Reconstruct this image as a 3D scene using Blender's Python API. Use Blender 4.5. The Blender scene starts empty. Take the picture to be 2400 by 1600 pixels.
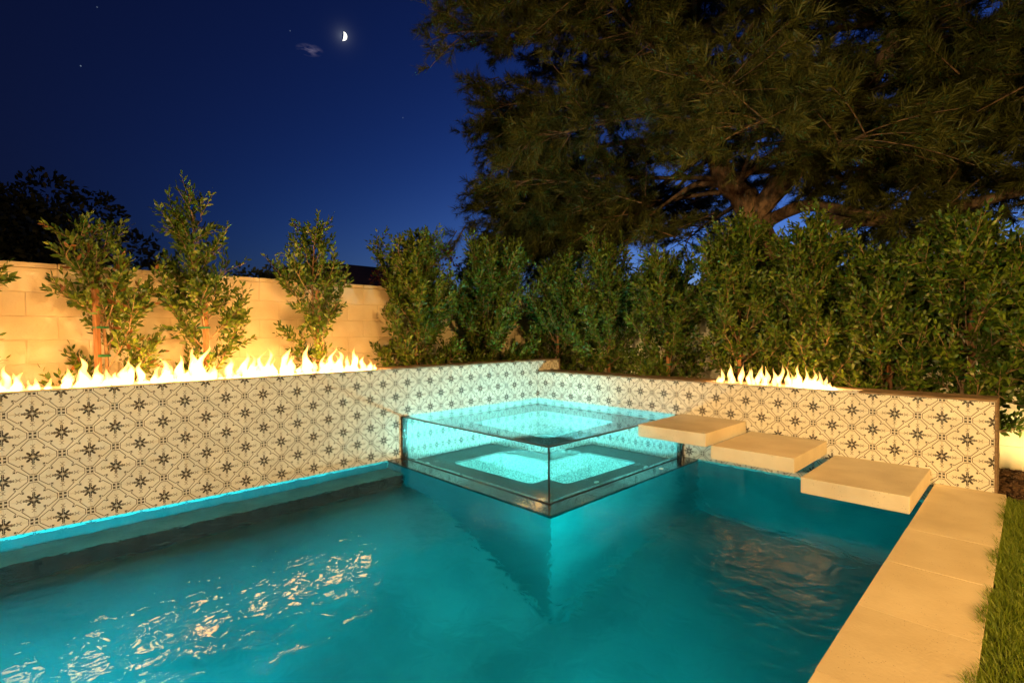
import bpy, bmesh, math, random
import numpy as np
from mathutils import Vector, Matrix

sc = bpy.context.scene
COL = sc.collection
R = math.radians
rng = np.random.default_rng(11)
random.seed(11)

# ------------------------------------------------------------------ camera
cam_d = bpy.data.cameras.new('camera'); cam = bpy.data.objects.new('camera', cam_d); COL.objects.link(cam)
cam_d.sensor_width = 36; cam_d.lens = 1178.605 / 2400 * 36
cam_d.shift_x = -11.893 / 2400; cam_d.clip_start = 0.05; cam_d.clip_end = 2000
RIGHT = Vector((0.697837, 0.716223, -0.006912)); UP = Vector((-0.005696, 0.015199, 0.999868)); FWD = Vector((-0.716234, 0.697706, -0.014686))
m = Matrix.Identity(4)
for i in range(3):
    m[i][0] = RIGHT[i]; m[i][1] = UP[i]; m[i][2] = -FWD[i]
m[0][3], m[1][3], m[2][3] = 4.8442, -5.1167, 1.3496
cam.matrix_world = m
sc.camera = cam

# ------------------------------------------------------------------ sky
world = bpy.data.worlds.new('World'); sc.world = world; world.use_nodes = True
nt = world.node_tree; N = nt.nodes; LK = nt.links
bg = N['Background']
sky = N.new('ShaderNodeTexSky'); sky.sky_type = 'NISHITA'; sky.sun_disc = False
sky.sun_elevation = R(-5.8); sky.sun_rotation = R(-6); sky.ozone_density = 3.0
gain = N.new('ShaderNodeVectorMath'); gain.operation = 'MULTIPLY'; gain.inputs[1].default_value = (16.5, 17.6, 19.0)
LK.new(sky.outputs[0], gain.inputs[0])
tc = N.new('ShaderNodeTexCoord')
nrm = N.new('ShaderNodeVectorMath'); nrm.operation = 'NORMALIZE'; LK.new(tc.outputs['Generated'], nrm.inputs[0])
def wmath(op, a, b=None):
    n = N.new('ShaderNodeMath'); n.operation = op
    for k, v in ((0, a), (1, b)):
        if v is None: continue
        if isinstance(v, (int, float)): n.inputs[k].default_value = v
        else: LK.new(v, n.inputs[k])
    return n.outputs[0]
def wdist(d):
    n = N.new('ShaderNodeVectorMath'); n.operation = 'DISTANCE'; LK.new(nrm.outputs[0], n.inputs[0]); n.inputs[1].default_value = d
    return n.outputs['Value']
MOON = Vector((-0.788, 0.376, 0.487)).normalized()
# glow around the moon, painted into the sky colour
au = wmath('MULTIPLY', wmath('POWER', 2.718, wmath('MULTIPLY', wdist(MOON), -150.0)), 0.22)
# one small wisp of cloud
cd = Vector((-0.821, 0.335, 0.462)).normalized()
mp = N.new('ShaderNodeMapping'); mp.inputs['Scale'].default_value = (60, 60, 210); LK.new(nrm.outputs[0], mp.inputs[0])
nz = N.new('ShaderNodeTexNoise'); nz.inputs['Scale'].default_value = 1.0; nz.inputs['Detail'].default_value = 5; LK.new(mp.outputs[0], nz.inputs[0])
sub = N.new('ShaderNodeVectorMath'); sub.operation = 'SUBTRACT'; LK.new(nrm.outputs[0], sub.inputs[0]); sub.inputs[1].default_value = cd
scl = N.new('ShaderNodeVectorMath'); scl.operation = 'MULTIPLY'; LK.new(sub.outputs[0], scl.inputs[0]); scl.inputs[1].default_value = (1.0, 1.0, 2.4)
ln = N.new('ShaderNodeVectorMath'); ln.operation = 'LENGTH'; LK.new(scl.outputs[0], ln.inputs[0])
cl = wmath('MULTIPLY', wmath('MAXIMUM', wmath('SUBTRACT', 1.0, wmath('DIVIDE', ln.outputs['Value'], 0.022)), 0.0), wmath('MAXIMUM', wmath('SUBTRACT', nz.outputs[0], 0.42), 0.0))
cl = wmath('MULTIPLY', cl, 0.55)
addc = N.new('ShaderNodeMixRGB'); addc.blend_type = 'ADD'; addc.inputs[0].default_value = 1.0
def wcol(fac, c):
    n = N.new('ShaderNodeVectorMath'); n.operation = 'SCALE'; n.inputs[0].default_value = c; LK.new(fac, n.inputs['Scale']); return n.outputs[0]
LK.new(gain.outputs[0], addc.inputs[1]); LK.new(wcol(au, (0.5, 0.55, 0.62)), addc.inputs[2])
addd = N.new('ShaderNodeMixRGB'); addd.blend_type = 'ADD'; addd.inputs[0].default_value = 1.0
LK.new(addc.outputs[0], addd.inputs[1]); LK.new(wcol(cl, (0.9, 0.75, 0.95)), addd.inputs[2])
last = addd.outputs[0]
for d, s in (((-0.925, 0.059, 0.376), .2), ((-0.785, 0.485, 0.386), .1), ((-0.891, 0.075, 0.448), .1), ((-0.822, 0.305, 0.481), .1)):
    st = wmath('MULTIPLY', wmath('LESS_THAN', wdist(Vector(d).normalized()), 0.0009), s)
    a = N.new('ShaderNodeMixRGB'); a.blend_type = 'ADD'; a.inputs[0].default_value = 1.0
    LK.new(last, a.inputs[1]); LK.new(wcol(st, (0.6, 0.8, 1.0)), a.inputs[2]); last = a.outputs[0]
LK.new(last, bg.inputs[0]); bg.inputs[1].default_value = 1.0

# ------------------------------------------------------------------ light of the place that stands outside the picture
def lamp(name, kind, loc, power, color, radius=.1, aim=None, spot=None, blend=.6):
    d = bpy.data.lights.new(name, kind); d.energy = power; d.color = color
    if kind in ('POINT', 'SPOT'): d.shadow_soft_size = radius
    if spot: d.spot_size = R(spot); d.spot_blend = blend
    o = bpy.data.objects.new(name, d); COL.objects.link(o); o.location = loc
    if aim is not None:
        o.rotation_euler = (Vector(aim) - Vector(loc)).to_track_quat('-Z', 'Y').to_euler()
    return o
lamp('patio_lamp', 'SPOT', (8.6, -3.4, 2.7), 1750, (1.0, .54, .14), .12, aim=(3.4, -1.6, .2), spot=125, blend=1)
lamp('porch_lamp', 'SPOT', (3.6, -11.0, 2.7), 2250, (1.0, .66, .27), .15, aim=(2.6, -2.0, .0), spot=110, blend=1)
lamp('pool_lamp', 'SPOT', (4.22, -3.45, -.45), 620, (.0, .60, .56), .1, aim=(2.4, -1.9, -.8), spot=118, blend=1)
lamp('pool_lamp', 'SPOT', (4.22, -3.35, -.35), 620, (.0, .60, .58), .1, aim=(2.36, -1.9, -.08), spot=56, blend=1)  # same lamp again: narrow beam added to brighten the top of the pedestal
lamp('pool_lamp', 'SPOT', (4.22, -6.0, -.45), 3300, (.0, .52, .60), .1, aim=(.6, -5.3, -.8), spot=96, blend=1)
lamp('pool_lamp', 'POINT', (4.15, -3.10, -.5), 150, (.05, .60, .57), .1)  # added glow beside the first lamp, brightens the pool near the coping

# ------------------------------------------------------------------ view
sc.view_settings.view_transform = 'Standard'; sc.view_settings.look = 'None'
sc.view_settings.exposure = 0; sc.view_settings.gamma = 1; sc.view_settings.use_curve_mapping = False
sc.render.engine = 'CYCLES'
cy = sc.cycles
cy.use_denoising = True
try: cy.denoiser = 'OPENIMAGEDENOISE'
except Exception: pass
cy.max_bounces = 20; cy.diffuse_bounces = 4; cy.glossy_bounces = 8; cy.transmission_bounces = 16; cy.transparent_max_bounces = 24; cy.volume_bounces = 0
cy.caustics_refractive = True; cy.caustics_reflective = True; cy.blur_glossy = 0.4
cy.sample_clamp_indirect = 8; cy.sample_clamp_direct = 0
cy.use_adaptive_sampling = True; cy.adaptive_threshold = 0.01

# ------------------------------------------------------------------ materials
MATS = {}
def newmat(name):
    mt = bpy.data.materials.new(name); mt.use_nodes = True; MATS[name] = mt
    t = mt.node_tree; return mt, t, t.nodes['Principled BSDF'], t.nodes['Material Output']
def setp(p, **k):
    for a, b in k.items(): p.inputs[a.replace('_', ' ')].default_value = b
def noise_mat(name, c1, c2, scale=8, detail=5, rough=.6, bump=.0, bscale=None, coord='Object', lo=.35, hi=.65, spec=.5, stretch=(1, 1, 1), dist=.01, rand=0, speck=None):
    mt, t, p, out = newmat(name)
    c = t.nodes.new('ShaderNodeTexCoord'); mpn = t.nodes.new('ShaderNodeMapping'); mpn.inputs['Scale'].default_value = stretch
    if coord == 'World':
        g = t.nodes.new('ShaderNodeNewGeometry'); t.links.new(g.outputs['Position'], mpn.inputs[0])
    else: t.links.new(c.outputs[coord], mpn.inputs[0])
    n = t.nodes.new('ShaderNodeTexNoise'); n.inputs['Scale'].default_value = scale; n.inputs['Detail'].default_value = detail
    t.links.new(mpn.outputs[0], n.inputs[0])
    r = t.nodes.new('ShaderNodeValToRGB'); r.color_ramp.elements[0].position = lo; r.color_ramp.elements[1].position = hi
    r.color_ramp.elements[0].color = (*c1, 1); r.color_ramp.elements[1].color = (*c2, 1)
    t.links.new(n.outputs[0], r.inputs[0]); colo = r.outputs[0]
    if rand:
        oi = t.nodes.new('ShaderNodeObjectInfo'); hs = t.nodes.new('ShaderNodeHueSaturation')
        mr = t.nodes.new('ShaderNodeMapRange'); mr.inputs['To Min'].default_value = 1 - rand; mr.inputs['To Max'].default_value = 1 + rand
        t.links.new(oi.outputs['Random'], mr.inputs[0]); t.links.new(mr.outputs[0], hs.inputs['Value']); t.links.new(colo, hs.inputs['Color']); colo = hs.outputs[0]
    if speck:
        v = t.nodes.new('ShaderNodeTexVoronoi'); v.inputs['Scale'].default_value = speck[0]; t.links.new(mpn.outputs[0], v.inputs[0])
        l = t.nodes.new('ShaderNodeMath'); l.operation = 'LESS_THAN'; l.inputs[1].default_value = speck[1]; t.links.new(v.outputs['Distance'], l.inputs[0])
        n3 = t.nodes.new('ShaderNodeTexNoise'); n3.inputs['Scale'].default_value = speck[0] * .12; t.links.new(mpn.outputs[0], n3.inputs[0])
        g2 = t.nodes.new('ShaderNodeMath'); g2.operation = 'GREATER_THAN'; g2.inputs[1].default_value = .56; t.links.new(n3.outputs[0], g2.inputs[0])
        ml = t.nodes.new('ShaderNodeMath'); ml.operation = 'MULTIPLY'; t.links.new(l.outputs[0], ml.inputs[0]); t.links.new(g2.outputs[0], ml.inputs[1])
        mx = t.nodes.new('ShaderNodeMixRGB'); mx.inputs[2].default_value = (*speck[2], 1); t.links.new(ml.outputs[0], mx.inputs[0]); t.links.new(colo, mx.inputs[1]); colo = mx.outputs[0]
    t.links.new(colo, p.inputs['Base Color']); setp(p, Roughness=rough); p.inputs['Specular IOR Level'].default_value = spec
    if bump:
        n2 = t.nodes.new('ShaderNodeTexNoise'); n2.inputs['Scale'].default_value = bscale or scale * 4; n2.inputs['Detail'].default_value = 6; t.links.new(mpn.outputs[0], n2.inputs[0])
        b = t.nodes.new('ShaderNodeBump'); b.inputs['Strength'].default_value = bump; b.inputs['Distance'].default_value = dist
        t.links.new(n2.outputs[0], b.inputs['Height']); t.links.new(b.outputs[0], p.inputs['Normal'])
    return mt
tile_m = noise_mat('tile_glaze', (.70, .69, .67), (.78, .77, .75), 20, rough=.38, rand=.06, bump=.05)
print_m = noise_mat('tile_print_dark', (.022, .018, .016), (.05, .04, .035), 90, rough=.5)
print2_m = noise_mat('tile_print_grey', (.085, .072, .06), (.13, .11, .095), 90, rough=.5)
grout_m = noise_mat('grout', (.42, .39, .35), (.52, .49, .45), 30, rough=.9, bump=.2)
cap_m = noise_mat('cap_stone', (.10, .065, .042), (.36, .25, .17), 9, 8, .75, bump=.55, bscale=30, stretch=(1, 1, 5), lo=.3, hi=.7, coord='World')
block_m = noise_mat('block_paint', (.62, .56, .44), (.70, .64, .52), 5, rough=.85, bump=.5, bscale=70, coord='World', dist=.006, rand=.03)
mortar_m = noise_mat('mortar', (.56, .50, .39), (.63, .57, .45), 12, rough=.95, coord='World', bump=.3)
stone_m = noise_mat('step_stone', (.64, .56, .44), (.76, .68, .55), 3.5, 8, .6, bump=.15, bscale=60, coord='World', speck=(70, .16, (.33, .26, .18)))
coping_m = noise_mat('coping_stone', (.66, .55, .38), (.78, .67, .49), 3, 8, .6, bump=.2, bscale=70, coord='World', rand=.05, speck=(85, .15, (.34, .25, .16)))
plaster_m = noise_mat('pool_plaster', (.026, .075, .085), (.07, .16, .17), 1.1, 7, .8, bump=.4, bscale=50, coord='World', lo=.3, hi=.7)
floor_m = noise_mat('pool_floor', (.035, .10, .11), (.095, .21, .22), 1.1, 7, .8, bump=.4, bscale=50, coord='World', lo=.3, hi=.7)  # lighter copy of the pool plaster: light on the floor put into the colour
riser_m = noise_mat('riser_dark', (.004, .0035, .003), (.010, .008, .007), 6, rough=.9, coord='World', spec=.1)  # near-black over the whole riser face, with hardly any gloss
seat_m = noise_mat('bench_plaster', (.30, .36, .36), (.48, .54, .54), 3, 7, .8, bump=.3, bscale=50, coord='World')  # far paler than the pool plaster: the seat's lit look is in its colour
pebble_m = noise_mat('dark_pebble', (.010, .010, .009), (.055, .052, .046), 130, 3, .5, bump=.5, bscale=130, coord='World', lo=.4, hi=.62, dist=.004)
pit_m = noise_mat('spa_pebble', (.08, .11, .11), (.36, .40, .38), 70, 3, .6, bump=.6, bscale=80, coord='World', lo=.38, hi=.62, dist=.006)
wet_m = noise_mat('wet_black_stone', (.008, .008, .009), (.026, .023, .021), 14, rough=.09, coord='World', bump=.10, bscale=9, dist=.004, spec=.8)
black_m = noise_mat('black_stone', (.008, .008, .009), (.022, .02, .02), 14, rough=.16, coord='World', bump=.04)
seal_m = noise_mat('dark_seal', (.01, .01, .012), (.02, .02, .022), 20, rough=.3)
metal_m, t_, p_, _ = newmat('steel'); setp(p_, Base_Color=(.62, .60, .56, 1), Metallic=1.0, Roughness=.35)
bark_m = noise_mat('ficus_bark', (.23, .14, .08), (.36, .24, .15), 30, rough=.85, bump=.4, coord='World')
stake_m = noise_mat('stake_wood', (.20, .09, .035), (.33, .16, .07), 14, rough=.8, stretch=(4, 4, .6), bump=.3)
tie_m, t_, p_, _ = newmat('green_tape'); setp(p_, Base_Color=(.01, .16, .06, 1), Roughness=.4)
pinebark_m = noise_mat('pine_bark', (.03, .020, .013), (.20, .13, .085), 13, 6, .9, bump=.9, bscale=22, coord='World', stretch=(1, 1, .5), lo=.36, hi=.6, dist=.03)
soil_m = noise_mat('soil', (.035, .02, .012), (.09, .05, .03), 14, 8, .95, bump=.8, bscale=30, coord='World', dist=.02)
chip_m = noise_mat('bark_chip', (.05, .025, .013), (.17, .09, .045), 3, rough=.9, coord='World')
lawn_m = noise_mat('lawn_soil', (.02, .028, .008), (.04, .05, .015), 20, rough=.95, coord='World')
roof_m = noise_mat('roof', (.04, .02, .015), (.07, .035, .025), 10, rough=.9)
def leaf_mat(name, a, b, brown=0, rough=.38, trans=.25):
    mt, t, p, out = newmat(name)
    g = t.nodes.new('ShaderNodeNewGeometry'); r = t.nodes.new('ShaderNodeValToRGB')
    e = r.color_ramp.elements; e[0].color = (*a, 1); e[1].color = (*b, 1); e[1].position = .92
    if brown:
        k = e.new(1 - brown); k.color = (*b, 1); e[1].position = .9 - brown
        k2 = e.new(min(1, 1 - brown + .004)); k2.color = (.16, .06, .02, 1)
        e[len(e) - 1].color = (.20, .085, .03, 1)
    t.links.new(g.outputs['Random Per Island'], r.inputs[0]); t.links.new(r.outputs[0], p.inputs['Base Color'])
    setp(p, Roughness=rough); p.inputs['Specular IOR Level'].default_value = .4
    tr = t.nodes.new('ShaderNodeBsdfTranslucent'); t.links.new(r.outputs[0], tr.inputs[0])
    mx = t.nodes.new('ShaderNodeMixShader'); mx.inputs[0].default_value = trans
    t.links.new(p.outputs[0], mx.inputs[1]); t.links.new(tr.outputs[0], mx.inputs[2]); t.links.new(mx.outputs[0], out.inputs[0])
    return mt
leaf_m = leaf_mat('ficus_leaf', (.024, .072, .008), (.135, .20, .020))
leafdry_m = leaf_mat('ficus_leaf_dry', (.028, .076, .009), (.14, .20, .020), brown=.06)
needle_m = leaf_mat('pine_needle', (.032, .046, .008), (.080, .092, .016), rough=.5, trans=.15)
darkleaf_m = leaf_mat('dark_leaf', (.02, .03, .012), (.035, .045, .016), rough=.6, trans=.1)
redleaf_m = leaf_mat('bougainvillea_leaf', (.05, .03, .012), (.13, .012, .03), rough=.6, trans=.15)
grass_m = leaf_mat('grass_blade', (.09, .165, .012), (.25, .32, .03), rough=.5, trans=.3)

def dielectric(name, ior, rough, bumps, tint=(1, 1, 1), refl=1.0, clear=0.0, thin=False):
    mt, t, p, out = newmat(name); t.nodes.remove(p)
    g = t.nodes.new('ShaderNodeBsdfTransparent' if thin else 'ShaderNodeBsdfRefraction')
    if not thin: g.inputs['IOR'].default_value = ior
    g.inputs['Color'].default_value = (*tint, 1)
    gl = t.nodes.new('ShaderNodeBsdfGlossy'); gl.inputs['Color'].default_value = (refl, refl, refl, 1)
    fr_ = t.nodes.new('ShaderNodeFresnel'); fr_.inputs['IOR'].default_value = ior
    mx = t.nodes.new('ShaderNodeMixShader'); t.links.new(fr_.outputs[0], mx.inputs[0]); t.links.new(g.outputs[0], mx.inputs[1]); t.links.new(gl.outputs[0], mx.inputs[2])
    geo = t.nodes.new('ShaderNodeNewGeometry'); prev = None
    if thin:                        # a flat pane does not bend what lies behind it: same reflectance from both sides
        mi_ = t.nodes.new('ShaderNodeMapRange'); mi_.inputs['To Min'].default_value = ior; mi_.inputs['To Max'].default_value = 1 / ior
        t.links.new(geo.outputs['Backfacing'], mi_.inputs[0]); t.links.new(mi_.outputs[0], fr_.inputs['IOR'])
    if isinstance(rough, tuple):     # calm at the left, finely ruffled towards the steps
        sx = t.nodes.new('ShaderNodeSeparateXYZ'); t.links.new(geo.outputs['Position'], sx.inputs[0])
        nn_ = t.nodes.new('ShaderNodeTexNoise'); nn_.inputs['Scale'].default_value = 1.3; t.links.new(geo.outputs['Position'], nn_.inputs[0])
        ad = t.nodes.new('ShaderNodeMath'); ad.operation = 'MULTIPLY_ADD'; ad.inputs[1].default_value = 1.2; t.links.new(nn_.outputs[0], ad.inputs[0]); t.links.new(sx.outputs[0], ad.inputs[2])
        mr = t.nodes.new('ShaderNodeMapRange'); mr.inputs['From Min'].default_value = rough[2] + .6; mr.inputs['From Max'].default_value = rough[3] + .6
        mr.inputs['To Min'].default_value = rough[0]; mr.inputs['To Max'].default_value = rough[1]
        t.links.new(ad.outputs[0], mr.inputs[0]); g.inputs['Roughness'].default_value = .16; t.links.new(mr.outputs[0], gl.inputs['Roughness'])
    else:
        if not thin: g.inputs['Roughness'].default_value = rough
        gl.inputs['Roughness'].default_value = rough
    for scale, st, dist, stretch in bumps:
        mpn = t.nodes.new('ShaderNodeMapping'); mpn.inputs['Scale'].default_value = stretch; t.links.new(geo.outputs['Position'], mpn.inputs[0])
        n = t.nodes.new('ShaderNodeTexNoise'); n.inputs['Scale'].default_value = scale; n.inputs['Detail'].default_value = 2; n.inputs['Distortion'].default_value = .6
        t.links.new(mpn.outputs[0], n.inputs[0])
        b = t.nodes.new('ShaderNodeBump'); b.inputs['Strength'].default_value = st; b.inputs['Distance'].default_value = dist
        t.links.new(n.outputs[0], b.inputs['Height'])
        if prev: t.links.new(prev, b.inputs['Normal'])
        prev = b.outputs[0]
    if prev:
        for q in (g, gl, fr_): t.links.new(prev, q.inputs['Normal'])
    last = mx.outputs[0]
    if clear:
        tp = t.nodes.new('ShaderNodeBsdfTransparent'); m2 = t.nodes.new('ShaderNodeMixShader'); m2.inputs[0].default_value = clear
        t.links.new(last, m2.inputs[1]); t.links.new(tp.outputs[0], m2.inputs[2]); last = m2.outputs[0]
    t.links.new(last, out.inputs[0]); return mt
water_m = dielectric('pool_water', 1.33, (.03, .17, 1.9, 3.4), [(1.7, 1, .018, (1, 1, 1)), (10, 1, .0062, (1, 1, 1))], (.45, .98, .97), .19)
spawater_m = dielectric('spa_water', 1.33, .010, [(5, 1, .0009, (1, 1, 1)), (14, 1, .0003, (1, 1, 1))], (.90, 1, .98), .5, .10)
glass_m = dielectric('acrylic', 1.49, 0, [], (.93, .99, .98), .9, thin=True)

def flame_mat(name, c, s):
    mt, t, p, out = newmat(name); t.nodes.remove(p)
    e = t.nodes.new('ShaderNodeEmission'); e.inputs[0].default_value = (*c, 1); e.inputs[1].default_value = s
    t.links.new(e.outputs[0], out.inputs['Volume']); return mt
flame_m = flame_mat('flame_gas', (1.0, .47, .12), 230)
def emis(name, c, s):
    mt, t, p, out = newmat(name); t.nodes.remove(p)
    e = t.nodes.new('ShaderNodeEmission'); e.inputs[0].default_value = (*c, 1); e.inputs[1].default_value = s
    t.links.new(e.outputs[0], out.inputs[0]); return mt

# ------------------------------------------------------------------ mesh helpers
def tag(o, label=None, cat=None, group=None, kind=None):
    if label: o['label'] = label
    if cat: o['category'] = cat
    if group: o['group'] = group
    if kind: o['kind'] = kind
    return o
def link(name, me, parent=None):
    o = bpy.data.objects.new(name, me); COL.objects.link(o)
    if parent is not None: o.parent = parent
    return o
def empty(name, loc=(0, 0, 0)):
    o = bpy.data.objects.new(name, None); COL.objects.link(o); o.location = loc; o.empty_display_size = .1
    return o
def mesh_np(name, v, f, mats, smooth=False, mi=None):
    """v (n,3); f (m,3) or (m,4) index array"""
    v = np.asarray(v, np.float32); f = np.asarray(f, np.int32); k = f.shape[1]
    me = bpy.data.meshes.new(name)
    me.vertices.add(len(v)); me.vertices.foreach_set('co', v.ravel())
    me.loops.add(f.size); me.loops.foreach_set('vertex_index', f.ravel())
    me.polygons.add(len(f)); me.polygons.foreach_set('loop_start', np.arange(0, f.size, k, dtype=np.int32))
    try: me.polygons.foreach_set('loop_total', np.full(len(f), k, np.int32))
    except Exception: pass
    for mt in (mats if isinstance(mats, (list, tuple)) else [mats]): me.materials.append(mt)
    if mi is not None: me.polygons.foreach_set('material_index', np.asarray(mi, np.int32))
    if smooth: me.polygons.foreach_set('use_smooth', np.ones(len(f), bool))
    me.update(calc_edges=True); me.validate(); return me
def poly_mesh(name, v, f, mats, mi=None, smooth=False):
    me = bpy.data.meshes.new(name); me.from_pydata([tuple(p) for p in v], [], [tuple(q) for q in f])
    for mt in (mats if isinstance(mats, (list, tuple)) else [mats]): me.materials.append(mt)
    if mi: me.polygons.foreach_set('material_index', mi)
    if smooth: me.polygons.foreach_set('use_smooth', [True] * len(f))
    me.update(); return me
def box_mesh(name, x0, x1, y0, y1, z0, z1, mat, bevel=0, seg=2):
    bm = bmesh.new()
    bmesh.ops.create_cube(bm, size=1)
    for v in bm.verts:
        v.co = Vector((x0 + (v.co.x + .5) * (x1 - x0), y0 + (v.co.y + .5) * (y1 - y0), z0 + (v.co.z + .5) * (z1 - z0)))
    if bevel: bmesh.ops.bevel(bm, geom=list(bm.edges), offset=bevel, segments=seg, affect='EDGES', profile=.6)
    me = bpy.data.meshes.new(name); bm.to_mesh(me); bm.free(); me.materials.append(mat)
    return me
def box(name, x0, x1, y0, y1, z0, z1, mat, parent=None, bevel=0):
    o = link(name, box_mesh(name, x0, x1, y0, y1, z0, z1, mat, bevel), parent)
    if parent is not None and tuple(parent.location) != (0, 0, 0):
        o.matrix_parent_inverse = Matrix.Translation(-Vector(parent.location))
    return o
class Geo:
    def __init__(s): s.v = []; s.f = []; s.n = 0
    def add(s, v, f):
        v = np.asarray(v, float); f = np.asarray(f, int); s.v.append(v); s.f.append(f + s.n); s.n += len(v)
    def tube(s, pts, rad, seg=6, cap=True):
        pts = np.asarray(pts, float); n = len(pts); rad = np.broadcast_to(rad, n)
        tg = np.gradient(pts, axis=0); tg /= np.linalg.norm(tg, axis=1)[:, None] + 1e-9
        ref = np.array([0, 0, 1.]) if abs(tg[0, 2]) < .9 else np.array([1., 0, 0])
        a = np.cross(tg, ref); a /= np.linalg.norm(a, axis=1)[:, None] + 1e-9; b = np.cross(tg, a)
        th = np.linspace(0, 2 * np.pi, seg, endpoint=False)
        ring = pts[:, None] + rad[:, None, None] * (np.cos(th)[None, :, None] * a[:, None] + np.sin(th)[None, :, None] * b[:, None])
        v = ring.reshape(-1, 3); f = []
        for i in range(n - 1):
            for j in range(seg):
                k = (j + 1) % seg; p, q, r_, t_ = i * seg + j, i * seg + k, (i + 1) * seg + k, (i + 1) * seg + j
                f += [(p, q, r_), (p, r_, t_)]
        if cap:
            for base in (0, (n - 1) * seg):
                for j in range(1, seg - 1): f.append((base, base + j, base + j + 1))
        s.add(v, f)
    def mesh(s, name, mat, smooth=False): return mesh_np(name, np.concatenate(s.v), np.concatenate(s.f), mat, smooth)
def unit(a): return a / (np.linalg.norm(a, axis=-1, keepdims=True) + 1e-9)

# ------------------------------------------------------------------ setting: ground, pool shell, water
T = .15; Z0 = .522                      # tile size, height of the tile row through the corner flower
def frame_mesh(name, outer, inner, z, mat):
    (X0, X1, Y0, Y1), (x0, x1, y0, y1) = outer, inner
    v = [(X0, Y0, z), (X1, Y0, z), (X1, Y1, z), (X0, Y1, z), (x0, y0, z), (x1, y0, z), (x1, y1, z), (x0, y1, z)]
    return poly_mesh(name, v, [(0, 1, 5, 4), (1, 2, 6, 5), (2, 3, 7, 6), (3, 0, 4, 7)], mat)
tag(link('ground', frame_mesh('ground', (-300, 300, -300, 300), (-.2, 4.5, -8.3, .2), .09, soil_m)), kind='structure')
lawn = link('lawn', poly_mesh('lawn', [(4.6, -9, .125), (14, -9, .125), (14, -.06, .125), (4.6, -.06, .125)], [(0, 1, 2, 3)], lawn_m)); tag(lawn, kind='structure')
S1_ = 2.36
# pool shell: sloping floor, walls, long bench on the left
PX = 4.31
xs_ = [-.02, .34] + [.34 + 2.2 * k / 14 for k in range(1, 15)] + [PX]
zs_ = [-.62, -.62] + [-.62 - .98 * (.5 - .5 * math.cos(math.pi * k / 14)) for k in range(1, 15)] + [-1.66]
nv = len(xs_); vv_ = [(x, -8, z) for x, z in zip(xs_, zs_)] + [(x, .02, z) for x, z in zip(xs_, zs_)]
ff_ = [(i, i + 1, nv + i + 1, nv + i) for i in range(nv - 1)]
vv_ += [(PX, -8, .1), (PX, .02, .1), (-.02, -8, .1)]
ff_ += [(nv - 1, 2 * nv, 2 * nv + 1, 2 * nv - 1), tuple([2 * nv + 2, 2 * nv] + list(range(nv - 1, -1, -1)))]
shell = link('pool_basin', poly_mesh('pool_basin', vv_, ff_, floor_m)); tag(shell, kind='structure')
for i in range(nv - 1): shell.data.polygons[i].use_smooth = True
box('side_plaster', S1_ - .02, PX, -.003, .003, -1.7, -.0785, plaster_m, shell)
box('side_plaster', -.003, .003, -8, -S1_, -1.7, -.0785, plaster_m, shell)
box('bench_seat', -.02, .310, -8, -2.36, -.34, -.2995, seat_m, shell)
box('bench_riser', .3105, .322, -8, -2.362, -.66, -.3005, riser_m, shell)
S1 = 2.36
SG = 2.1905
wp = [(0, -8), (PX, -8), (PX, 0), (S1, 0), (S1, -S1), (0, -S1)]
water = link('pool_water', poly_mesh('pool_water', [(x, y, 0) for x, y in wp], [tuple(range(6))], water_m)); tag(water, kind='structure')

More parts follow.
